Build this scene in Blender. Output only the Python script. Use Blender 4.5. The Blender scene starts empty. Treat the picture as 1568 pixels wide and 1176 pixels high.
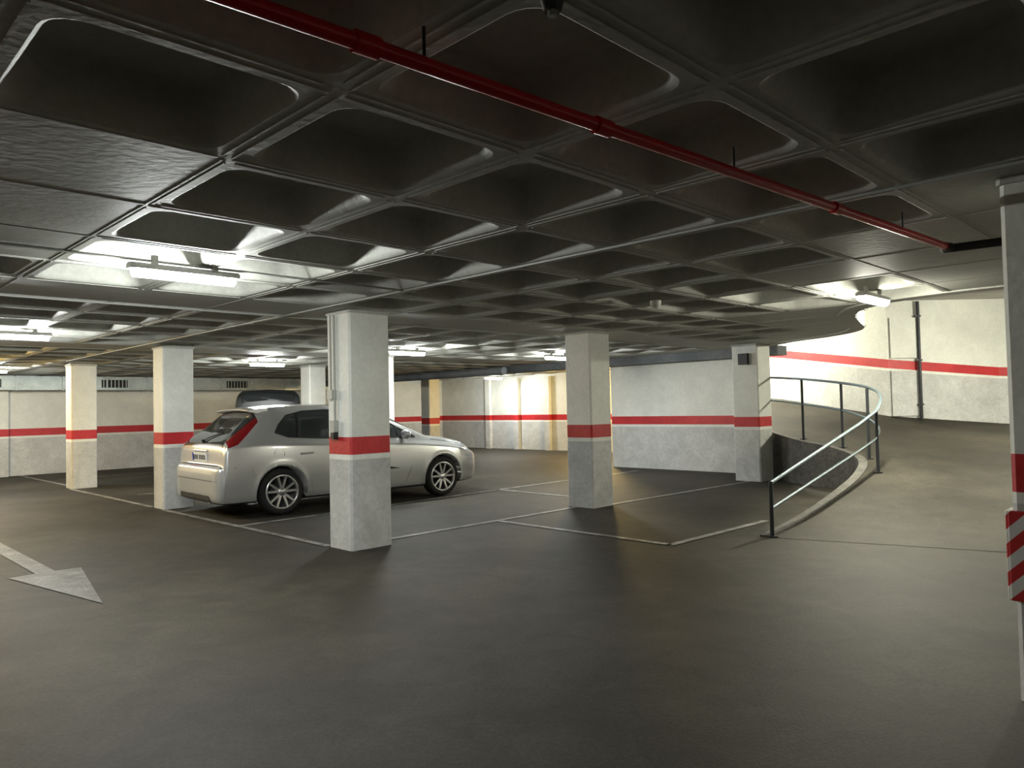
import bpy, math, random
import numpy as np
from mathutils import Vector, Matrix
random.seed(4)
S=0.70710678
OX,OY=-1.655,7.59
H=2.47
def G(a,b): return (OX+S*(a-b), OY+S*(a+b))
scene=bpy.context.scene

# ------------------------------------------------------------ materials
def newmat(name):
    m=bpy.data.materials.new(name); m.use_nodes=True
    nt=m.node_tree; b=nt.nodes['Principled BSDF']
    return m,nt,b
def noisy(name,c1,c2,scale=3,rough=.7,fine=60,fineamt=.25,bump=.1,metal=0,bumpscale=40,dist=.02,spec=.4,stain=0):
    m,nt,b=newmat(name); N=nt.nodes; L=nt.links
    g=N.new('ShaderNodeNewGeometry')
    n1=N.new('ShaderNodeTexNoise'); n1.inputs['Scale'].default_value=scale; n1.inputs['Detail'].default_value=6; n1.inputs['Roughness'].default_value=.6
    n2=N.new('ShaderNodeTexNoise'); n2.inputs['Scale'].default_value=fine; n2.inputs['Detail'].default_value=3
    L.new(g.outputs['Position'],n1.inputs['Vector']); L.new(g.outputs['Position'],n2.inputs['Vector'])
    r=N.new('ShaderNodeValToRGB'); r.color_ramp.elements[0].position=.35; r.color_ramp.elements[1].position=.68
    r.color_ramp.elements[0].color=(*c1,1); r.color_ramp.elements[1].color=(*c2,1)
    L.new(n1.outputs['Fac'],r.inputs['Fac'])
    mr=N.new('ShaderNodeMapRange'); mr.inputs['From Min'].default_value=.3; mr.inputs['From Max'].default_value=.7
    mr.inputs['To Min'].default_value=1-fineamt; mr.inputs['To Max'].default_value=1+fineamt
    L.new(n2.outputs['Fac'],mr.inputs['Value'])
    vm=N.new('ShaderNodeVectorMath'); vm.operation='SCALE'
    L.new(r.outputs['Color'],vm.inputs[0]); L.new(mr.outputs['Result'],vm.inputs['Scale'])
    outc=vm.outputs['Vector']
    if stain:
        n4=N.new('ShaderNodeTexNoise'); n4.inputs['Scale'].default_value=2.6; n4.inputs['Detail'].default_value=8; n4.inputs['Roughness'].default_value=.72; n4.inputs['Distortion'].default_value=1.2
        L.new(g.outputs['Position'],n4.inputs['Vector'])
        m4=N.new('ShaderNodeMapRange'); m4.inputs['From Min'].default_value=.36; m4.inputs['From Max'].default_value=.62
        m4.inputs['To Min'].default_value=1-stain; m4.inputs['To Max'].default_value=1+stain*.4
        L.new(n4.outputs['Fac'],m4.inputs['Value'])
        v4=N.new('ShaderNodeVectorMath'); v4.operation='SCALE'; L.new(outc,v4.inputs[0]); L.new(m4.outputs['Result'],v4.inputs['Scale']); outc=v4.outputs['Vector']
    L.new(outc,b.inputs['Base Color'])
    b.inputs['Roughness'].default_value=rough; b.inputs['Metallic'].default_value=metal
    b.inputs['Specular IOR Level'].default_value=spec
    if bump>0:
        n3=N.new('ShaderNodeTexNoise'); n3.inputs['Scale'].default_value=bumpscale; n3.inputs['Detail'].default_value=4
        L.new(g.outputs['Position'],n3.inputs['Vector'])
        bp=N.new('ShaderNodeBump'); bp.inputs['Strength'].default_value=bump; bp.inputs['Distance'].default_value=dist
        L.new(n3.outputs['Fac'],bp.inputs['Height']); L.new(bp.outputs['Normal'],b.inputs['Normal'])
    return m
def plain(name,c,rough=.5,metal=0,emit=None,es=0,coat=0):
    m,nt,b=newmat(name)
    b.inputs['Base Color'].default_value=(*c,1); b.inputs['Roughness'].default_value=rough; b.inputs['Metallic'].default_value=metal
    b.inputs['Coat Weight'].default_value=coat
    if emit: b.inputs['Emission Color'].default_value=(*emit,1); b.inputs['Emission Strength'].default_value=es
    return m
M_floor=noisy('asphalt_floor',(.025,.0222,.0160),(.052,.0465,.0345),scale=.6,rough=.68,fine=45,fineamt=.22,bump=.25,bumpscale=90,dist=.01,spec=.22,stain=.25)
M_ceil=noisy('painted_waffle_concrete',(.38,.385,.345),(.47,.475,.43),scale=1.3,rough=.6,fine=30,fineamt=.08,bump=.2,bumpscale=20,dist=.012)
M_white=noisy('wall_paint_white',(.68,.69,.64),(.78,.79,.735),scale=1.2,rough=.6,fine=25,fineamt=.04,bump=.25,bumpscale=18,dist=.02,stain=.06)
M_grey=noisy('wall_paint_grey',(.47,.475,.46),(.57,.575,.56),scale=1.7,rough=.6,fine=20,fineamt=.08,bump=.25,bumpscale=18,dist=.02,stain=.14)
M_red=noisy('stripe_paint_red',(.42,.020,.025),(.52,.030,.035),scale=3,rough=.45,fine=25,fineamt=.08,bump=.2,bumpscale=18)
M_line=noisy('road_paint_white',(.08,.078,.066),(.31,.305,.28),scale=5,rough=.6,fine=60,fineamt=.35,bump=.1)
M_arrow=noisy('worn_arrow_paint',(.07,.067,.057),(.17,.165,.148),scale=4,rough=.6,fine=50,fineamt=.4,bump=.1)
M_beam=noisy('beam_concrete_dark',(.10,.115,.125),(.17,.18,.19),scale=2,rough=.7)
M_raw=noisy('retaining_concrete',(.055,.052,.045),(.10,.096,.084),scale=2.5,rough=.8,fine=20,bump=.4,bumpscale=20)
M_pipe=noisy('fire_pipe_red',(.42,.008,.014),(.52,.012,.02),scale=4,rough=.28,fine=30,fineamt=.05,bump=.02)
M_black=plain('black_rubber',(.012,.012,.013),.7)
M_dark=plain('dark_metal',(.035,.038,.042),.45,.6)
M_rail=plain('rail_blue_grey',(.16,.21,.23),.35,.5)
M_galv=noisy('galvanised_steel',(.38,.42,.40),(.50,.54,.51),scale=3,rough=.4,metal=.5,bump=.05)
M_cond=plain('conduit_grey_pvc',(.38,.39,.36),.5)
M_house=plain('lamp_housing_grey',(.5,.5,.48),.5)
def lampmat(n,c,s): return plain(n,(.9,.9,.9),.4,0,c,s)
M_lc=lampmat('tube_cool',(.93,.96,.93),390)
M_lr=lampmat('fill_tube_neutral',(1.0,.97,.79),1150)  # only for the added fill lamps over the ramp
M_lr2=lampmat('tube_neutral_dim',(1.0,.97,.82),230)
M_lw=lampmat('fill_tube_warm',(1.0,.70,.26),1000)  # only for the added out-of-view fill lamps that give the warm tint

# ------------------------------------------------------------ mesh builder
class MB:
    def __init__(s): s.v=[]; s.f=[]; s.m=[]; s.mats=[]; s.sm=[]
    def mi(s,mat):
        if mat not in s.mats: s.mats.append(mat)
        return s.mats.index(mat)
    def face(s,pts,mat,smooth=False):
        i=len(s.v); s.v+= [tuple(p) for p in pts]; s.f.append(tuple(range(i,i+len(pts)))); s.m.append(s.mi(mat)); s.sm.append(smooth)
    def grid(s,rows,mat,closed=False,smooth=True):
        i=len(s.v); n=len(rows[0])
        for r in rows: s.v+=[tuple(p) for p in r]
        k=s.mi(mat)
        for a in range(len(rows)-1):
            for b in range(n if closed else n-1):
                b2=(b+1)%n
                s.f.append((i+a*n+b,i+a*n+b2,i+(a+1)*n+b2,i+(a+1)*n+b)); s.m.append(k); s.sm.append(smooth)
    def obox(s,o,ax,ay,az,mat):
        o=Vector(o);ax=Vector(ax);ay=Vector(ay);az=Vector(az)
        i=len(s.v)
        P=[o,o+ax,o+ax+ay,o+ay]; P+= [p+az for p in P]
        s.v+=[tuple(p) for p in P]; k=s.mi(mat)
        for f in [(3,2,1,0),(4,5,6,7),(0,1,5,4),(1,2,6,5),(2,3,7,6),(3,0,4,7)]:
            s.f.append(tuple(i+q for q in f)); s.m.append(k); s.sm.append(False)
    def cbox(s,c,size,mat,rot=0,R=None):
        if R is None: R=Matrix.Rotation(rot,3,'Z')
        ax,ay,az=[R@Vector(e) for e in ((size[0],0,0),(0,size[1],0),(0,0,size[2]))]
        s.obox(Vector(c)-ax/2-ay/2-az/2,ax,ay,az,mat)
    def tube(s,pts,r,mat,n=12,caps=True):
        pts=[Vector(p) for p in pts]; rows=[]
        t0=(pts[1]-pts[0]).normalized()
        up=Vector((0,0,1)) if abs(t0.z)<.9 else Vector((1,0,0))
        nrm=t0.cross(up).normalized()
        for i,p in enumerate(pts):
            if i==0: t=t0
            elif i==len(pts)-1: t=(pts[i]-pts[i-1]).normalized()
            else: t=((pts[i+1]-pts[i]).normalized()+(pts[i]-pts[i-1]).normalized()).normalized()
            nrm=(nrm-t*nrm.dot(t)).normalized(); bi=t.cross(nrm)
            rr=r[i] if isinstance(r,(list,tuple)) else r
            rows.append([p+nrm*math.cos(q*2*math.pi/n)*rr+bi*math.sin(q*2*math.pi/n)*rr for q in range(n)])
        s.grid(rows,mat,closed=True)
        if caps: s.face(rows[0][::-1],mat); s.face(rows[-1],mat)
    def obj(s,name,parent=None,recalc=False,bevel=0):
        me=bpy.data.meshes.new(name); me.from_pydata(s.v,[],s.f)
        for m in s.mats: me.materials.append(m)
        me.polygons.foreach_set('material_index',s.m); me.polygons.foreach_set('use_smooth',s.sm)
        me.update()
        o=bpy.data.objects.new(name,me); scene.collection.objects.link(o)
        if recalc:
            import bmesh
            bm=bmesh.new(); bm.from_mesh(me); bmesh.ops.remove_doubles(bm,verts=bm.verts,dist=1e-5); bmesh.ops.recalc_face_normals(bm,faces=bm.faces); bm.to_mesh(me); bm.free()
        if parent: o.parent=parent
        if bevel:
            md=o.modifiers.new('bevel','BEVEL'); md.width=bevel; md.segments=2; md.limit_method='ANGLE'
        return o
def smoothpath(pts,k=6):
    out=[]; P=[Vector(p) for p in pts]; P=[P[0]]+P+[P[-1]]
    for i in range(1,len(P)-2):
        for j in range(k):
            t=j/k; a,b,c,d=P[i-1],P[i],P[i+1],P[i+2]
            out.append(.5*((2*b)+(-a+c)*t+(2*a-5*b+4*c-d)*t*t+(-a+3*b-3*c+d)*t**3))
    out.append(P[-2]); return out

ROWS=[(0,.924,M_grey),(.924,.977,M_white),(.977,1.157,M_red)]
def wall(name,pts,top,stripe=True,thick=.1,mat=None):
    """pts: (x,y,z0) following the local floor"""
    mb=MB()
    for i in range(len(pts)-1):
        p,q=pts[i],pts[i+1]
        tp=top(p[0],p[1]) if callable(top) else top
        tq=top(q[0],q[1]) if callable(top) else top
        rows=[(l,h,m) for l,h,m in ROWS] if stripe else [(0,1.157,mat or M_grey)]
        for l,h,m in rows:
            mb.face([(p[0],p[1],p[2]+l),(q[0],q[1],q[2]+l),(q[0],q[1],q[2]+h),(p[0],p[1],p[2]+h)],m)
        mb.face([(p[0],p[1],p[2]+1.157),(q[0],q[1],q[2]+1.157),(q[0],q[1],tq),(p[0],p[1],tp)],mat or M_white)
    o=mb.obj(name)
    import bmesh
    bm=bmesh.new(); bm.from_mesh(o.data); bmesh.ops.remove_doubles(bm,verts=bm.verts,dist=1e-4); bm.to_mesh(o.data); bm.free()
    md=o.modifiers.new('thickness','SOLIDIFY'); md.thickness=thick; md.offset=0
    return o
def inpoly(x,y,poly):
    c=False; n=len(poly)
    for i in range(n):
        x1,y1=poly[i][:2]; x2,y2=poly[(i+1)%n][:2]
        if (y1>y)!=(y2>y) and x<(x2-x1)*(y-y1)/(y2-y1)+x1: c=not c
    return c

# ------------------------------------------------------------ room plan
room=[G(-9,-11),(9,-1),(12.5,4.5),(13.2,8),(12.9,12.5),(12,14.3),(10.06,15.4),(7.7,15.2),(6.4,17.6),G(13.8,4),G(13.8,15.2),G(-9,15.2)]
mb=MB(); mb.face([(p[0],p[1],0) for p in room],M_floor); mb.obj('floor')
def rceil(x,y): return 2.62+.105*(y-7.5)
wall('wall_far_left',[(*G(-9,15.2),0),(*G(13.8,15.2),0)],H+.3)
wall('wall_far',[(*G(13.8,15.2),0),(*G(13.8,4),0)],3.9)
wall('wall_center',[(*G(13.8,4),0),(*G(9.65,4),0),(*G(9.65,.9),0)],3.7)
wall('wall_left',[(*G(-9,-11),0),(*G(-9,15.2),0)],H+.3)
wall('wall_back',[(*G(-9,-11),0),(9,-1,0),(12.5,4.5,0)],H+.5)
wall('wall_ramp',[(12.5,4.5,0),(13.2,8,.2),(12.9,12.5,.6),(12,14.3,.75),(10.06,15.4,.87),(7.7,15.2,1.07),(6.4,17.6,1.47),(4.6,19.5,1.7)],lambda x,y:max(H+.4,rceil(x,y)+.05))
# pilasters on far walls
mb=MB()
for b0 in (5.5,8.2,9.6,11.0,12.4):
    x,y=G(13.72,b0); d=.22
    for l,h,m in ROWS+[(1.157,2.4,M_white)]:
        mb.obox((x,y,l),(-S*.12,-S*.12,0),(-S*d,S*d,0),(0,0,h-l),m)
for a0 in (-.45,3.6,8.0):
    x,y=G(a0,15.15)
    for l,h,m in ROWS+[(1.157,2.4,M_white)]:
        mb.obox((x,y,l),(S*.4,S*.4,0),(S*.18,-S*.18,0),(0,0,h-l),m)
mb.obj('trim_1_pilasters')
# ramp wall pilaster + vertical pipe
mb=MB(); mb.obox((7.72,15.14,1.07),(.62,.05,0),(0,-.012,0),(0,0,.92),M_grey)
mb.obox((7.72,15.14,2.25),(.62,.05,0),(0,-.03,0),(0,0,.82),M_white); mb.obj('trim_2_ramp_pilaster')
mb=MB(); mb.tube([(8.3,15.13,1.0),(8.3,15.13,3.4)],.032,M_dark); 
for z in (1.3,2.2,3.1): mb.cbox((8.3,15.14,z),(.11,.06,.03),M_dark)
mb.obj('drain_pipe')

# ------------------------------------------------------------ ramp
I=[(2.68,7.85,0),(3.35,8.65,.05),(4.1,9.5,.19),(4.85,10.4,.37),(5.28,11.2,.52),(5.25,12.0,.64),(5.0,12.8,.73),(4.85,13.9,.86),(4.62,15.1,1.05),(3.5,16.3,1.3),(2.5,17.25,1.5)]
O=[(11.5,3.0,0),(12.6,5,.05),(13.1,7.5,.16),(13.1,10,.37),(12.9,12.5,.58),(12,14.3,.75),(10.06,15.4,.87),(7.7,15.2,1.07),(7.05,16.4,1.27),(6.4,17.6,1.47),(4.6,19.5,1.7)]
Is=smoothpath(I,5); Os=[]
for i in range(len(O)-1):
    for j in range(5): Os.append(Vector(O[i]).lerp(Vector(O[i+1]),j/5))
Os.append(Vector(O[-1]))
mb=MB(); mb.grid([[ (lambda v:Vector((v.x,v.y,v.z+.003)))(a.lerp(b,t/10)) for t in range(11)] for a,b in zip(Is,Os)],M_floor); mb.obj('floor_ramp')
# retaining kerb wall along inner edge
def ribbon(mb,path,w,zb,zt,mat):
    rows=[]
    for i,p in enumerate(path):
        a=path[max(i-1,0)]; b=path[min(i+1,len(path)-1)]
        t=Vector((b.x-a.x,b.y-a.y,0)).normalized(); n=Vector((-t.y,t.x,0))
        z0=zb(p) if callable(zb) else zb; z1=zt(p) if callable(zt) else zt
        q0=Vector((p.x,p.y,0)); q1=q0+n*w
        rows.append([(q0.x,q0.y,z0),(q0.x,q0.y,z1),(q1.x,q1.y,z1),(q1.x,q1.y,z0)])
    mb.grid(rows,mat,closed=True,smooth=False); mb.face(rows[0],mat); mb.face(rows[-1][::-1],mat)
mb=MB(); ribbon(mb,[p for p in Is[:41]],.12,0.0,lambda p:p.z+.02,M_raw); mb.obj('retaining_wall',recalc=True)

# ------------------------------------------------------------ columns
def column(a0,b0,wa=.46,wb=.46,top=H+.02):
    mb=MB(); x,y=G(a0,b0)
    cs=[(x,y),(x+S*wa,y+S*wa),(x+S*wa-S*wb,y+S*wa+S*wb),(x-S*wb,y+S*wb)]
    ch=.02; plan=[]
    for i in range(4):
        p=Vector(cs[i]); q=Vector(cs[i-1]); r=Vector(cs[(i+1)%4])
        plan.append(p+(q-p).normalized()*ch); plan.append(p+(r-p).normalized()*ch)
    for l,h,m in ROWS+[(1.157,top,M_white)]:
        mb.grid([[(p.x,p.y,l) for p in plan],[(p.x,p.y,h) for p in plan]],m,closed=True,smooth=False)
    c=sum(plan,Vector((0,0)))/8
    P2=[c+(p-c)*1.06 for p in plan]
    mb.grid([[(p.x,p.y,H-.035) for p in P2],[(p.x,p.y,top) for p in P2]],M_ceil,closed=True,smooth=False)
    mb.face([(p.x,p.y,H-.035) for p in P2][::-1],M_ceil)
    return mb.obj('concrete_column')
column(0,0,.5,.43)
column(3.88,0,.46,.46)
column(0.02,5.13,.46,.42)
column(.05,10.04,.46,.42)
column(3.88,5.2)
column(4.5,8.65,.42,.42)
column(8.3,-.25,.5,.5)
column(-.04,-6.15,.5,.45)
column(9.5,10.6,.4,.4)
column(-5.2,10.04); column(-5.2,-.1); column(-5.2,-11+.5)

# ------------------------------------------------------------ ceiling
hole=[(12.6,4.4),(8.5,5.4),(6,6.3),(4.75,7.1),(4.05,8.0),(4.15,8.9),(4.6,9.8),(5.05,10.6),(5.25,11.3),(5.2,12.1),(4.95,13),(4.85,14),(4.62,15.1),(3.5,16.3),(2.4,17.3),(4.6,19.6),(6.5,17.7),(7.8,15.3),(10.1,15.5),(12.1,14.4),(13,12.5),(13.4,8)]
P=.88; A0=-2.885; B0=-4.455
rw=.375; rt=.28; dep=.19
def rr(h,r,n=5):
    out=[]
    for cx,cy,a in ((1,1,0),(-1,1,90),(-1,-1,180),(1,-1,270)):
        for k in range(n+1):
            t=math.radians(a+90*k/n); out.append((cx*(h-r)+math.cos(t)*r,cy*(h-r)+math.sin(t)*r))
    return out
def sq(h,n=5):
    out=[]
    for cx,cy in ((1,1),(-1,1),(-1,-1),(1,-1)):
        c=(cx*h,cy*h)
        for k in range(n+1): out.append(c)
    return out
mb=MB()
for i in range(-9,21):
    for j in range(-9,24):
        ca=A0+(i+.5)*P; cb=B0+(j+.5)*P
        cx,cy=G(ca,cb)
        cs=[G(ca+u*P/2,cb+v*P/2) for u,v in ((-1,-1),(1,-1),(1,1),(-1,1))]
        ins=[inpoly(x,y,room) for x,y in cs]+[inpoly(cx,cy,room)]
        if not any(ins): continue
        inh=[inpoly(x,y,hole) for x,y in cs]+[inpoly(cx,cy,hole)]
        if all(inh): continue
        near=min(math.hypot(cx-h[0],cy-h[1]) for h in [Vector(hole[k]).lerp(Vector(hole[k+1]),t) for k in range(1,14) for t in (0,.33,.66)])
        partial=any(inh)
        solid=(near<1.15 and cy>8.2) or near<.5 or j in (5,11) or (cx>5.0) or (i<0 and j in (1,2,3)) or (cx>2.5 and 3.0<cy<6.3)
        if partial:
            n=12
            for u in range(n):
                for v in range(n):
                    x,y=G(ca-P/2+(u+.5)*P/n,cb-P/2+(v+.5)*P/n)
                    if inpoly(x,y,hole): continue
                    q=[G(ca-P/2+(u+du)*P/n,cb-P/2+(v+dv)*P/n) for du,dv in ((0,0),(0,1),(1,1),(1,0))]
                    mb.face([(*t,H) for t in q],M_ceil)
            continue
        if solid:
            mb.face([(*t,H) for t in cs[::-1]],M_ceil)
            if cy<10:
                for sx,sy in ((1,0),(0,1)):
                    c=G(ca+sx*P/2,cb+sy*P/2)
                    mb.cbox((c[0],c[1],H-.001),(P if sy else .010,P if sx else .010,.005),M_ceil,rot=math.radians(45))
            continue
        def W(loop,z): return [(*G(ca+u,cb+v),z) for u,v in loop]
        rows=[W(sq(P/2),H),W(rr(rw,.10),H),W(rr(rw-.008,.10),H+.004),W(rr(rw-.018,.10),H+.014),W(rr(rw-.028,.10),H+.035),W(rr(rt+.025,.09),H+dep-.04),W(rr(rt+.008,.085),H+dep-.01),W(rr(rt-.02,.08),H+dep)]
        mb.grid(rows[:2],M_ceil,closed=True,smooth=False)
        mb.grid(rows[1:],M_ceil,closed=True,smooth=True)
        mb.face(rows[-1],M_ceil)
        if cy<13:
            for sx,sy,lx,ly in ((1,0,0,1),(-1,0,0,1),(0,1,1,0),(0,-1,1,0)):
                off=P/2-.022
                c=G(ca+sx*off,cb+sy*off); 
                L=P-.03-random.random()*.12
                mb.cbox((c[0],c[1],H-.001),(L if lx else .009,L if ly else .009,.007),M_ceil,rot=math.radians(45))
ceil=mb.obj('ceiling')
mb=MB(); mb.face([(p[0],p[1],3.95) for p in room][::-1],M_ceil); mb.obj('ceiling_upper_slab')
mb=MB(); mb.face([(x,y,rceil(x,y)) for x,y in hole][::-1],M_ceil); 
mb.obj('ceiling_ramp')
mb=MB(); path=smoothpath([(x,y,0) for x,y in hole[0:15]],5)
ribbon(mb,path,.2,H-.015,lambda p:max(rceil(p.x,p.y)+.03,H+.2),M_ceil); mb.obj('ceiling_edge_beam',recalc=True)
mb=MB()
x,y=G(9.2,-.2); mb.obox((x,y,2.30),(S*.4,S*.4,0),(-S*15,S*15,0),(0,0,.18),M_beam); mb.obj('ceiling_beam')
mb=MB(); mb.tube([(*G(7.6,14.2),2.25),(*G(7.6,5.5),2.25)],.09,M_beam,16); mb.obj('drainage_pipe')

# ------------------------------------------------------------ markings
mb=MB()
def line(a1,b1,a2,b2,w=.085):
    p=Vector(G(a1,b1)); q=Vector(G(a2,b2)); t=(q-p).normalized(); n=Vector((-t.y,t.x))*w/2
    mb.face([(*(p-n),.006),(*(q-n),.006),(*(q+n),.006),(*(p+n),.006)],M_line)
line(0,.45,0,5.1); line(.02,5.6,.02,10); line(.2,10.5,.2,15.1)
line(0.04,2.6,4.8,2.8); line(.5,.28,3.85,.28); line(2.3,.24,2.26,-2.3); line(2.22,-2.3,4.25,-2.33)
line(4.75,2.84,4.72,.5); line(4.35,.05,8.25,-.05); line(4.8,2.8,9.0,2.9); line(.5,7.7,4.5,7.7); line(.5,12.8,4.5,12.8)
mb.obj('parking_bay_lines')
mb=MB(); tx,ty=-3.15,5.71
def AR(s,c): return (tx-S*s+S*c, ty+S*s+S*c, .006)
mb.face([AR(0,0),AR(1.64,.29),AR(1.66,.08),AR(1.66,-.08),AR(1.64,-.29)],M_arrow)
mb.face([AR(1.66,.08),AR(4.3,.08),AR(4.3,-.08),AR(1.66,-.08)],M_arrow)
mb.obj('floor_direction_arrow')

# ------------------------------------------------------------ lamps
def lamp(x,y,z=H,mat=M_lc,ang=45,L=.68,drop=.03):
    mb=MB(); r=math.radians(ang); R=Matrix.Rotation(r,3,'Z')
    def T(p): return R@Vector(p)+Vector((x,y,z-drop))
    rows=[]
    for s in (-L/2-.03,-L/2,L/2,L/2+.03):
        k=.8 if abs(s)>L/2+.01 else 1
        rows.append([T((s,yy*k,zz)) for yy,zz in ((-.055,-.045),(-.06,-.02),(-.035,-.003),(.035,-.003),(.06,-.02),(.055,-.045))])
    mb.grid(rows,M_house,closed=True,smooth=False); mb.face(rows[0],M_house); mb.face(rows[-1][::-1],M_house)
    rows=[]
    for s,k in ((-L/2,1),(L/2,1)):
        rows.append([T((s,-.052*math.cos(t)*k,-.046-.052*math.sin(t)*k)) for t in [math.pi*q/5 for q in range(6)]])
    mb.grid(rows,mat,closed=False,smooth=False); mb.face(rows[0],mat); mb.face(rows[-1][::-1],mat)
    for s in (-L*.3,L*.3): mb.cbox(T((s,0,.015)),(.04,.03,.03+2*drop),M_house,rot=r)
    return mb.obj('fluorescent_or_fill_lamp',recalc=False)  # shared by the visible fixtures and the added fill lamps
lamp(-2.24,5.12); lamp(-5.78,8.65); lamp(-4.86,14.8); lamp(-1.76,12.6); lamp(.93,14.8)
lamp(3.50,7.15,mat=M_lr2,L=.6)
lamp(4.8,9.9,z=2.85,mat=M_lr,drop=0)  # hidden fill above the slab edge, added to brighten the ramp wall
lamp(4.9,17.2,z=3.45,mat=M_lr); lamp(9.6,11.5,z=3.0,mat=M_lr)  # both hidden, added as fill for the outer ramp wall
lamp(2.4,20.3,mat=M_lw); lamp(-10.6,15.0,mat=M_lc); lamp(-9.7,11.6,mat=M_lw); lamp(-.6,24.2,mat=M_lc)  # all out of view, added fill: warm tint on floor and columns, brighter back walls

# ------------------------------------------------------------ red sprinkler pipe
mb=MB(); z=2.36
p0=Vector((-2.6,-.12,z)); p1=Vector((2.68,4.55,z)); d=(p1-p0).normalized()
mb.tube([p0,p1],.022,M_pipe,16)
for s in (1.3,3.0,3.9,5.6): 
    q=p0+d*s; mb.tube([q-d*.035,q+d*.035],.029,M_pipe,16)
for s in (2.2,3.18,4.7,6.4):
    q=p0+d*s; mb.tube([q,q+Vector((0,0,.105))],.005,M_dark,8)
mb.obj('fire_sprinkler_pipe')
mb=MB(); q=p1; mb.tube(smoothpath([q+d*.002,q+Vector((.05,.03,0)),q+Vector((.2,-.02,0.0)),q+Vector((1.6,-1.2,0))],5),.026,M_black,12); mb.obj('black_hose_pipe')
mb=MB(); mb.tube([(.12,1.80,H+.15),(.12,1.80,2.42)],.012,M_dark); mb.tube([(.12,1.8,2.425),(.12,1.8,2.40)],[.03,.022],M_dark,16); mb.tube([(.12,1.8,2.40),(.12,1.8,2.385)],.012,M_galv,12); mb.obj('sprinkler_head')
mb=MB(); mb.tube([(1.47,7.5,H),(1.47,7.5,H-.03),(1.47,7.5,H-.06),(1.47,7.5,H-.075)],[.055,.055,.045,.02],M_house,20); mb.obj('smoke_detector')
# conduits
mb=MB(); x,y=G(-.02,.26)
mb.tube([(x,y,1.18),(x,y,H-.04)],.012,M_cond,10); x2,y2=G(-.02,.33); mb.tube([(x2,y2,1.62),(x2,y2,H-.04)],.010,M_cond,10)
mb.cbox((*G(-.03,.30),1.60),(.055,.095,.095),M_cond,rot=math.radians(45))
mb.cbox((*G(-.03,.26),1.27),(.055,.08,.12),M_cond,rot=math.radians(45))
mb.cbox((*G(-.03,.26),1.17),(.055,.065,.07),M_dark,rot=math.radians(45))
mb.obj('electrical_conduit')
mb=MB()
mb.tube([(*G(-6,.85),H-.012),(*G(8.5,.85),H-.012)],.009,M_cond,8)
mb.tube([(*G(-.30,-9),H-.012),(*G(-.30,9),H-.012)],.009,M_cond,8)
mb.tube([(-2.24-2.0,5.12-2.0,H-.01),(-2.24+1.4,5.12+1.4,H-.01)],.009,M_cond,8)
mb.obj('ceiling_cable_conduit')
mb=MB(); mb.cbox((*G(8.27,-.0),2.2),(.08,.18,.2),M_dark,rot=math.radians(45)); mb.obj('wall_junction_box')

# ------------------------------------------------------------ ventilation duct on left wall
mb=MB(); x,y=G(-6,14.55)
mb.obox((x,y,2.10),(S*16,S*16,0),(-S*.5,S*.5,0),(0,0,.33),M_galv)
for k in range(17):
    x,y=G(-6+k*1.0,14.52); mb.obox((x,y,2.085),(S*.04,S*.04,0),(-S*.5,S*.5,0),(0,0,.36),M_galv)
for a0 in (-.9,1.9,5.2):
    x,y=G(a0,14.53); mb.obox((x,y,2.16),(S*.62,S*.62,0),(-S*.03,S*.03,0),(0,0,.2),M_black)
    for q in range(7):
        x,y=G(a0+.03+q*.09,14.515); mb.obox((x,y,2.16),(S*.02,S*.02,0),(-S*.03,S*.03,0),(0,0,.2),M_galv)
mb.obj('ventilation_duct')

# ------------------------------------------------------------ railing
mb=MB()
top=[(4.70,13.75,1.87),(5.0,12.85,1.80),(5.3,12.0,1.70),(5.42,11.3,1.60),(5.34,10.8,1.46),(5.1,10.45,1.26),(4.6,9.9,1.10),(2.70,7.87,.57)]
mid=[(4.70,13.75,1.46),(5.0,12.85,1.37),(5.3,12.0,1.26),(5.40,11.3,1.12),(5.3,10.8,.99),(5.05,10.42,.86),(4.6,9.92,.75),(2.70,7.87,.30)]
mb.tube(smoothpath(top[:6],6)+[Vector(p) for p in top[6:]],.02,M_rail,10)
mb.tube(smoothpath(mid[:6],6)+[Vector(p) for p in mid[6:]],.016,M_rail,10)
for x,y,zb,zt in ((2.70,7.87,0,.585),(5.0,12.85,.72,1.80),(5.3,12.0,.62,1.70),(5.36,11.25,.48,1.59),(5.12,10.5,.35,1.27)):
    mb.tube([(x,y,zb),(x,y,zt)],.022,M_dark,10)
    mb.cbox((x,y,zb+.01 if zb==0 else zb+.05),(.09,.09,.012),M_dark)
mb.obj('handrail')

# ------------------------------------------------------------ hazard corner guard
m,nt,b=newmat('hazard_stripes'); N=nt.nodes; Lk=nt.links
tc=N.new('ShaderNodeTexCoord'); sp=N.new('ShaderNodeSeparateXYZ'); Lk.new(tc.outputs['Object'],sp.inputs[0])
ad=N.new('ShaderNodeMath'); ad.operation='ADD'; Lk.new(sp.outputs['Z'],ad.inputs[0]); Lk.new(sp.outputs['Y'],ad.inputs[1])
mu=N.new('ShaderNodeMath'); mu.operation='MULTIPLY'; mu.inputs[1].default_value=7.5; Lk.new(ad.outputs[0],mu.inputs[0])
fr=N.new('ShaderNodeMath'); fr.operation='FRACT'; Lk.new(mu.outputs[0],fr.inputs[0])
gt=N.new('ShaderNodeMath'); gt.operation='GREATER_THAN'; gt.inputs[1].default_value=.5; Lk.new(fr.outputs[0],gt.inputs[0])
mx=N.new('ShaderNodeMix'); mx.data_type='RGBA'; Lk.new(gt.outputs[0],mx.inputs[0]); mx.inputs[6].default_value=(.6,.6,.57,1); mx.inputs[7].default_value=(.45,.02,.02,1)
Lk.new(mx.outputs[2],b.inputs['Base Color'])
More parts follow.
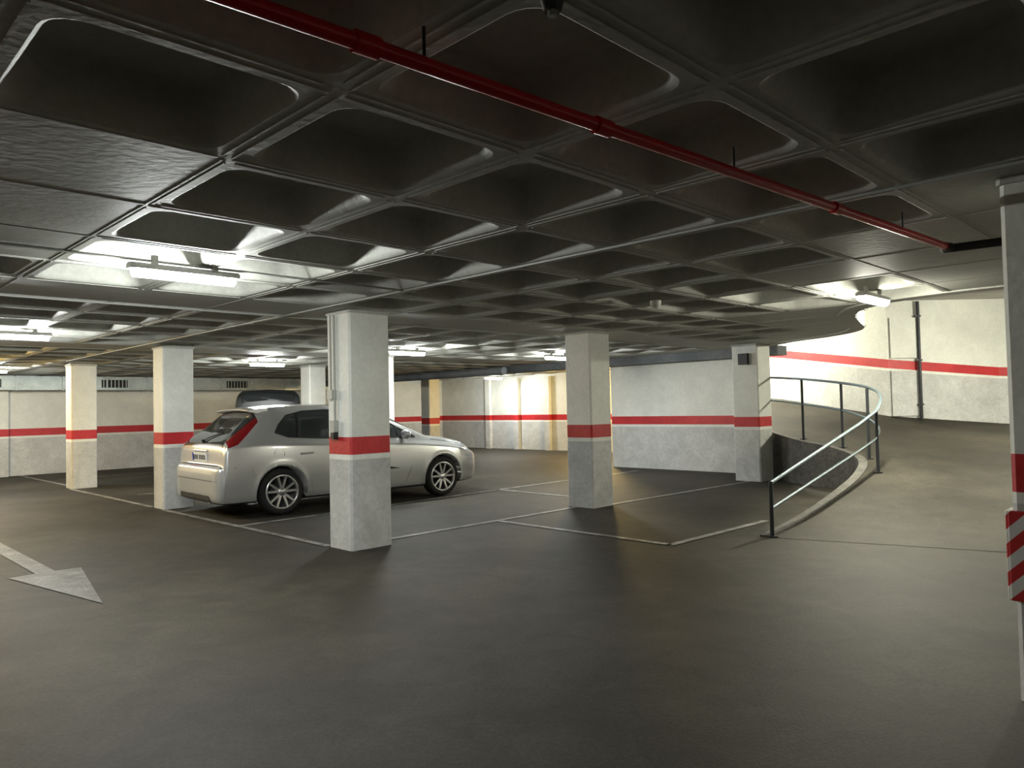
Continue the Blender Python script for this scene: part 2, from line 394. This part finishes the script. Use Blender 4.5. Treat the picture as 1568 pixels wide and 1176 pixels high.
mb=MB(); mb.cbox((0,0,0),(.025,.14,.42),m); mb.cbox((.08,.07,0),(.16,.025,.42),m)
o=mb.obj('column_corner_guard',bevel=.006); o.location=(*G(-.055,-5.755),.68); o.rotation_euler=(0,0,math.radians(45))

# ------------------------------------------------------------ vehicles
def pchip(xk,yk,x):
    xk=np.array(xk,float); yk=np.array(yk,float); h=np.diff(xk); dl=np.diff(yk)/h
    d=np.zeros_like(yk)
    for i in range(1,len(yk)-1):
        if dl[i-1]*dl[i]>0:
            w1=2*h[i]+h[i-1]; w2=h[i]+2*h[i-1]; d[i]=(w1+w2)/(w1/dl[i-1]+w2/dl[i])
    d[0]=dl[0]; d[-1]=dl[-1]
    x=np.clip(x,xk[0],xk[-1]); i=np.clip(np.searchsorted(xk,x)-1,0,len(h)-1); t=(x-xk[i])/h[i]
    return (2*t**3-3*t**2+1)*yk[i]+(t**3-2*t**2+t)*h[i]*d[i]+(-2*t**3+3*t**2)*yk[i+1]+(t**3-t**2)*h[i]*d[i+1]
def segd(px,pz,a,b):
    ax,az=a; bx,bz=b; dx,dz=bx-ax,bz-az; t=np.clip(((px-ax)*dx+(pz-az)*dz)/(dx*dx+dz*dz+1e-12),0,1)
    return np.hypot(px-ax-t*dx,pz-az-t*dz)
def polysd(px,pz,poly):
    d=np.full(px.shape,9.); ins=np.zeros(px.shape,bool); n=len(poly)
    for i in range(n):
        a,b=poly[i],poly[(i+1)%n]; d=np.minimum(d,segd(px,pz,a,b))
        cond=((a[1]>pz)!=(b[1]>pz)); xi=(b[0]-a[0])*(pz-a[1])/((b[1]-a[1]) if b[1]!=a[1] else 1e-9)+a[0]
        ins^=cond&(px<xi)
    return np.where(ins,d,-d)
def linesd(px,pz,pl):
    d=np.full(px.shape,9.)
    for a,b in zip(pl[:-1],pl[1:]): d=np.minimum(d,segd(px,pz,a,b))
    return d
def carmat(name,paint,metal,rough):
    m,nt,b=newmat(name); N=nt.nodes; Lk=nt.links; out=N['Material Output']
    b.inputs['Base Color'].default_value=(*paint,1); b.inputs['Metallic'].default_value=metal; b.inputs['Roughness'].default_value=rough
    b.inputs['Coat Weight'].default_value=.8; b.inputs['Coat Roughness'].default_value=.06
    cur=b.outputs[0]
    def layer(attr,c,r,me=0,coat=0):
        nonlocal cur
        at=N.new('ShaderNodeAttribute'); at.attribute_name=attr
        g=N.new('ShaderNodeMath'); g.operation='GREATER_THAN'; g.inputs[1].default_value=0; Lk.new(at.outputs['Fac'],g.inputs[0])
        p=N.new('ShaderNodeBsdfPrincipled'); p.inputs['Base Color'].default_value=(*c,1); p.inputs['Roughness'].default_value=r; p.inputs['Metallic'].default_value=me; p.inputs['Coat Weight'].default_value=coat
        ms=N.new('ShaderNodeMixShader'); Lk.new(g.outputs[0],ms.inputs[0]); Lk.new(cur,ms.inputs[1]); Lk.new(p.outputs[0],ms.inputs[2]); cur=ms.outputs[0]
    layer('seam',(.03,.03,.03),.6); layer('dark',(.02,.02,.021),.6); layer('lampr',(.20,.006,.008),.15,0,1); layer('lampw',(.6,.62,.65),.1,.3,1)
    layer('wframe',(.015,.015,.016),.35); layer('glass',(.03,.036,.038),.05,0,1)
    Lk.new(cur,out.inputs[0]); return m
def body(cfg,mat,parent):
    L=cfg['L']; K=cfg['K']; nx=460
    t=np.linspace(0,1,nx); xs=L*(.4*t+.6*(.5-.5*np.cos(np.pi*t)))
    kx=[k[0] for k in K]
    zb,zt,zs,wm,ws,wr=[pchip(kx,[k[i] for k in K],xs) for i in range(1,7)]
    cnt=[3,4,5,9,12,6,26,8,16]
    rings=[]
    for i in range(nx):
        g=zt[i]-zs[i]; hb=zs[i]-zb[i]
        q=[(0,zb[i]),(.6*wm[i],zb[i]),(wm[i]-.08,zb[i]+.012),(wm[i]-.025,zb[i]+.16*hb),(wm[i],zb[i]+.52*hb),(wm[i]-.018,zs[i]-.09*hb),(ws[i],zs[i]),(wr[i]+.03,zs[i]+.80*g),(wr[i]-.09,zs[i]+.95*g),(0,zt[i])]
        q=np.array(q); u=np.arange(10.)
        uu=np.concatenate([np.linspace(k,k+1,c,endpoint=False) for k,c in enumerate(cnt)]+[[9.]])
        ch=np.concatenate([[0],np.cumsum(np.hypot(*np.diff(q,axis=0).T)+1e-4)])
        s=np.interp(uu,u,ch)
        y=pchip(ch,q[:,0],s); z=pchip(ch,q[:,1],s)
        rings.append(np.stack([np.full_like(y,xs[i]),y,z],1))
    Rn=np.array(rings)
    m=Rn.shape[1]; U=uu
    X,Y,Z=Rn[...,0].copy(),Rn[...,1].copy(),Rn[...,2].copy()
    UU=np.broadcast_to(U,X.shape)
    A={}
    gl=np.full(X.shape,-1.); wf=np.full(X.shape,-1.)
    sz=(UU>5.3)&(UU<7.9)
    for poly,pil in cfg['side']:
        sd=polysd(X,Z,poly); wf=np.where(sz,np.maximum(wf,sd+.014),wf)
        for xc,hw,sl in pil: sd=np.minimum(sd,np.abs(X-xc-sl*(Z-1.15))-hw)
        gl=np.where(sz,np.maximum(gl,sd),gl)
    for x0,x1,yi in cfg['topglass']:
        WR=wr[:,None]*np.ones_like(X)
        sd=np.minimum(np.minimum(X-x0,x1-X),WR+yi-Y); sd=np.where(UU>6.5,sd,-1)
        gl=np.maximum(gl,sd); wf=np.maximum(wf,sd+.02)
    A['glass']=gl; A['wframe']=wf
    sm=np.full(X.shape,9.)
    for pl in cfg['seams']: sm=np.where((UU>2.5)&(UU<7.2),np.minimum(sm,linesd(X,Z,pl)),sm)
    for pl in cfg.get('rearseams',[]): sm=np.where((X<.22),np.minimum(sm,linesd(Y,Z,pl)),sm)
    A['seam']=.0045-sm
    for key in ('lampr','lampw'):
        s=np.full(X.shape,-1.)
        for poly,ymin in cfg[key]: s=np.maximum(s,np.minimum(polysd(X,Z,poly),Y-ymin))
        A[key]=s
    dk=cfg['darkz']-Z
    for cx,cz,R in cfg['arch']:
        r=np.hypot(X-cx,Z-cz); near=np.abs(r-R)<.012
        sc=np.where(near&(r>1e-3),R/np.maximum(r,1e-3),1)
        flare=np.exp(-((r-R)/.045)**2)*.016*(Y>.6)*(UU>2)*(UU<6)
        X=np.where(near&(UU>1)&(UU<6),cx+(X-cx)*sc,X); Z=np.where(near&(UU>1.9)&(UU<6),cz+(Z-cz)*sc,Z)
        Y=np.where(r>=R-.0125,Y+flare,Y)
        r2=np.hypot(X-cx,Z-cz); inside=r2<R-.002
        dk=np.where(inside&(UU<6.2),.1,dk)
        Y=np.where(inside,np.minimum(Y,.55),Y)
    A['dark']=dk
    Y=Y-np.where(gl>0,np.minimum(gl*.6,.006),0)*(UU<7.9)
    nv=nx*m
    V=np.concatenate([np.stack([X,Y,Z],-1).reshape(-1,3),np.stack([X,-Y,Z],-1).reshape(-1,3)])
    F=[]
    for i in range(nx-1):
        for j in range(m-1):
            a=i*m+j; F.append((a,a+m,a+m+1,a+1)); F.append((nv+a,nv+a+1,nv+a+m+1,nv+a+m))
    for e in (0,(nx-1)*m):
        for j in range(m-1):
            a=e+j; f=(a,a+1,nv+a+1,nv+a); F.append(f if e==0 else f[::-1])
    me=bpy.data.meshes.new('body'); me.from_pydata(V.tolist(),[],F)
    for k,v in A.items():
        at=me.attributes.new(k,'FLOAT','POINT'); vv=v.reshape(-1); at.data.foreach_set('value',np.concatenate([vv,vv]).astype(np.float32))
    me.materials.append(mat)
    import bmesh
    bm=bmesh.new(); bm.from_mesh(me); bmesh.ops.remove_doubles(bm,verts=bm.verts,dist=1e-5); bmesh.ops.recalc_face_normals(bm,faces=bm.faces)
    for f in bm.faces: f.smooth=True
    bm.to_mesh(me); bm.free()
    o=bpy.data.objects.new('body',me); scene.collection.objects.link(o); o.parent=parent
    return o
M_rim=plain('alloy_silver',(.72,.73,.74),.25,.9)
M_rimd=plain('brake_dark',(.03,.03,.03),.5,.5)
M_tyre=noisy('tyre_rubber',(.015,.015,.015),(.025,.025,.025),rough=.8,bump=.05)
def wheel(parent,x,y,R=.308,side=-1,name='wheel',rimr=.228,w=.2):
    mb=MB(); n=48
    def lathe(prof,mat):
        rows=[[(r*math.cos(2*math.pi*q/n),side*yy,r*math.sin(2*math.pi*q/n)) for q in range(n)] for r,yy in prof]
        mb.grid(rows,mat,closed=True)
    h=w/2
    lathe([(rimr-.01,-h+.01),(rimr+.02,-h),(R-.03,-h),(R-.005,-h+.03),(R,-h+.05),(R,h-.05),(R-.005,h-.03),(R-.03,h-.002),(rimr+.03,h+.002),(rimr,h-.012)],M_tyre)
    lathe([(rimr+.004,h-.010),(rimr-.006,h-.002),(rimr-.022,h-.008),(rimr-.030,h-.05),(rimr-.035,-h)],M_rim)
    lathe([(rimr-.03,-.02),(.0,-.02)],M_rimd)
    lathe([(.135,.0),(.135,.012),(.04,.014)],M_rimd)
    lathe([(.06,.02),(.06,h-.03),(.05,h-.018),(.0,h-.014)],M_rim)
    for k in range(5):
        for s in (-1,1):
            a=2*math.pi*k/5+math.pi/2; c0=a+s*.20; c1=a+s*.27
            p0=(.045*math.cos(c0),.045*math.sin(c0)); p1=((rimr-.012)*math.cos(c1),(rimr-.012)*math.sin(c1))
            dx,dz=p1[0]-p0[0],p1[1]-p0[1]; l=math.hypot(dx,dz); nx_,nz_=-dz/l,dx/l
            w0,w1=.017,.013
            def Q(p,wd,yy): return [(p[0]+nx_*wd,side*yy,p[1]+nz_*wd),(p[0]-nx_*wd,side*yy,p[1]-nz_*wd)]
            f0=Q(p0,w0,h-.022); f1=Q(p1,w1,h-.010); b0=Q(p0,w0*1.3,h-.055); b1=Q(p1,w1*1.3,h-.05)
            mb.face([f0[0],f1[0],f1[1],f0[1]],M_rim); mb.face([f0[0],b0[0],b1[0],f1[0]],M_rim); mb.face([f0[1],f1[1],b1[1],b0[1]],M_rim)
    o=mb.obj(name,parent,recalc=False); o.location=(x,y,R)
    return o

# hatchback: (x, zb, zt, zshoulder, wmid, wshoulder, wroof)
K=[(0,.30,.58,.54,.66,.62,.52),(.02,.24,.655,.62,.76,.72,.62),(.05,.21,.685,.65,.82,.78,.68),(.085,.195,.70,.665,.845,.805,.70),(.10,.19,.88,.82,.85,.81,.69),(.14,.185,.985,.93,.86,.82,.66),
   (.34,.18,1.17,.985,.877,.828,.61),(.60,.18,1.395,1.00,.89,.84,.575),(.69,.18,1.445,1.00,.893,.842,.565),(1.0,.175,1.475,.985,.90,.848,.575),(1.5,.175,1.487,.96,.90,.848,.59),(2.0,.175,1.475,.94,.90,.848,.585),
   (2.35,.175,1.425,.925,.90,.848,.575),(2.7,.175,1.275,.905,.90,.845,.61),(3.05,.175,1.09,.885,.90,.835,.68),(3.28,.175,.97,.865,.90,.82,.71),(3.6,.18,.925,.83,.895,.80,.70),
   (3.9,.19,.86,.775,.875,.77,.64),(4.12,.20,.78,.70,.82,.71,.56),(4.26,.22,.66,.60,.70,.60,.46),(4.34,.30,.52,.48,.54,.48,.38)]
cfg=dict(L=4.34,K=K,
 side=[([(3.00,.95),(2.72,1.115),(2.42,1.28),(2.1,1.365),(1.6,1.39),(1.25,1.375),(1.0,1.32),(.86,1.20),(.79,1.10),(.95,1.04),(1.4,1.005),(2.2,.97)],[(1.78,.045,0),(1.12,.028,.25),(2.72,.012,0)])],
 topglass=[(.135,.58,.02),(2.44,3.20,.02)],
 seams=[[(2.78,.26),(2.88,.5),(2.88,.88),(2.76,1.08)],[(1.80,.26),(1.80,1.0)],[(1.28,.26),(1.24,.48),(1.10,.68),(1.00,.80),(1.00,1.02),(1.08,1.34)],[(1.28,.26),(2.78,.26)],[(1.30,.50),(2.85,.50)],[(1.30,.535),(2.85,.535)],
        [(.06,.67),(.42,.66),(.49,.5)],[(3.84,.58),(4.1,.54)],[(3.3,.90),(3.9,.81),(4.2,.70)],
        [(.80+.07*math.cos(t),.82+.07*math.sin(t)) for t in np.linspace(0,6.3,25)]],
 rearseams=[[(0,.69),(.66,.69),(.74,.80),(.72,.95)],[(0,.50),(.76,.50)]],
 lampr=[([(.14,.92),(.27,.965),(.40,1.07),(.60,1.25),(.60,1.33),(.46,1.24),(.30,1.11),(.16,1.0)],.60)],
 lampw=[([(3.84,.62),(4.16,.57),(4.30,.59),(4.22,.70),(3.98,.80),(3.78,.82)],.42)],
 darkz=.215,arch=[(.84,.308,.352),(3.48,.308,.352)])
car=bpy.data.objects.new('hatchback_car',None); scene.collection.objects.link(car)
SC=1.05; ang=math.radians(42); f=Vector((math.cos(ang),math.sin(ang),0)); l=Vector((-f.y,f.x,0))
rc=Vector((-3.28,10.45,0))+l*.79*SC; org=rc-f*.84*SC
car.location=org; car.rotation_euler=(0,0,ang); car.scale=(SC,SC,SC*.99)
M_paint=carmat('silver_car_paint',(.60,.61,.60),.55,.3)
body(cfg,M_paint,car)
for x in (.84,3.48):
    for s in (-1,1): wheel(car,x,s*.785,side=s,name='wheel')
M_plate=plain('plate_white',(.75,.75,.72),.4)
mb=MB(); Ry=Matrix.Rotation(math.radians(-6),3,'Y')
mb.cbox((.085,0,.79),(.02,.52,.115),M_plate,R=Ry)
for k in range(7): mb.cbox((.073,-.19+k*.062+(.02 if k>3 else 0),.79),(.004,.034,.065),M_black,R=Ry)
mb.cbox((.071,.235,.79),(.004,.04,.11),plain('plate_blue',(.02,.05,.4),.4),R=Ry)
mb.obj('license_plate',car)
mb=MB(); mb.cbox((.092,0,.875),(.03,.5,.022),M_rim); mb.obj('tailgate_handle',car,bevel=.006)
mb=MB() # spoiler
rows=[]
for yy in np.linspace(-.57,.57,13):
    e=1-.25*(abs(yy)/.56)**4; c=-.025*(yy/.56)**2
    rows.append([(.78,yy,1.452+c),(.63,yy,1.450+c),(.50+.04*(1-e),yy,1.432+c),(.50+.04*(1-e),yy,1.412+c),(.63,yy,1.39+c),(.78,yy,1.43+c)])
mb.grid(rows,plain('silver_spoiler',(.56,.57,.57),.32,.55,coat=.8),closed=True); mb.face(rows[0],mb.mats[0]); mb.face(rows[-1][::-1],mb.mats[0]); mb.obj('spoiler',car)
mb=MB(); mb.tube([(.13,0,1.0),(.17,-.1,1.05),(.26,-.38,1.12)],.008,M_black,8); mb.tube([(.14,0,.98),(.12,0,1.02)],.02,M_black,10); mb.obj('rear_wiper',car)
for s in (-1,1):
    mb=MB(); rows=[]
    for k in range(9):
        t=k/8; yy=.87+.20*t; r=math.sin(math.pi*(t*.86+.12))**.5
        rows.append([(2.74+.055*math.cos(q)*r,s*yy,1.00+.072*math.sin(q)*r) for q in np.linspace(0,2*math.pi,14,endpoint=False)])
    mb.grid(rows,plain('mirror_silver',(.56,.57,.57),.32,.55,coat=.8),closed=True); mb.face(rows[-1],mb.mats[0]); mb.face(rows[0],mb.mats[0])
    mb.cbox((2.76,s*.86,.955),(.06,.12,.03),M_black)
    mb.obj('side_mirror',car,recalc=True)
    mb=MB()
    for x0 in (1.20,2.02): 
        mb.tube(smoothpath([(x0-.1,s*.875,.80),(x0-.08,s*.908,.805),(x0+.06,s*.908,.81),(x0+.08,s*.878,.81)],3),.012,plain('handle_silver',(.56,.57,.57),.32,.55),8)
    mb.obj('door_handles',car)
mb=MB(); mb.tube([(.02,-.5,.23),(.25,-.5,.23)],.028,M_rim,14); mb.obj('exhaust_pipe',car)
mb=MB(); mb.cbox((.05,0,.275),(.10,1.1,.10),M_black); mb.obj('rear_diffuser',car,bevel=.02)

# parked van in the back
KV=[(0,.30,.9,.7,.70,.68,.6),(.03,.25,1.6,1.0,.80,.76,.64),(.08,.25,1.82,1.08,.84,.80,.66),(.3,.22,1.9,1.1,.87,.82,.68),(1.5,.2,1.93,1.08,.88,.83,.70),(2.5,.2,1.90,1.05,.88,.83,.68),(2.9,.2,1.75,1.02,.88,.83,.66),
    (3.4,.2,1.30,1.0,.88,.82,.66),(3.6,.2,1.10,.95,.87,.80,.68),(3.9,.22,.98,.85,.82,.72,.6),(4.1,.25,.8,.7,.7,.62,.5),(4.15,.32,.6,.55,.55,.5,.4)]
cfgv=dict(L=4.15,K=KV,side=[([(3.25,1.12),(2.8,1.62),(2.0,1.72),(.5,1.72),(.35,1.5),(.35,1.15)],[(1.9,.05,0),(1.0,.05,0)])],
 topglass=[(.035,.085,-.05),(2.85,3.5,.0)],seams=[[(2.9,.3),(2.95,1.1)],[(1.9,.3),(1.9,1.1)],[(1.0,.3),(1.0,1.1)]],
 lampr=[([(0,1.0),(.16,1.0),(.16,1.5),(0,1.5)],.66)],lampw=[([(3.75,.75),(4.1,.68),(4.0,.88),(3.7,.95)],.45)],darkz=.3,arch=[(.75,.32,.36),(3.4,.32,.36)])
van=bpy.data.objects.new('parked_van',None); scene.collection.objects.link(van)
body(cfgv,carmat('van_paint_dark',(.035,.045,.05),.1,.5),van)
for x in (.75,3.4):
    for s in (-1,1): wheel(van,x,s*.76,side=s,name='wheel')
van.location=(-5.8,17.7,0); van.rotation_euler=(0,0,math.radians(108)); van.scale=(1,1,1.04)

# ------------------------------------------------------------ world, camera
w=bpy.data.worlds.new('World'); scene.world=w; w.use_nodes=True
w.node_tree.nodes['Background'].inputs[0].default_value=(.5,.55,.6,1); w.node_tree.nodes['Background'].inputs[1].default_value=.02
cam=bpy.data.cameras.new('Camera'); co=bpy.data.objects.new('Camera',cam); scene.collection.objects.link(co)
cam.sensor_width=36; cam.lens=26.17; cam.clip_start=.05
co.matrix_world=Matrix.Translation((0,0,1.43))@Matrix.Rotation(math.radians(90+1.76),4,'X')@Matrix.Rotation(-.022,4,'Z')
scene.camera=co
scene.view_settings.view_transform='Standard'
scene.view_settings.exposure=0
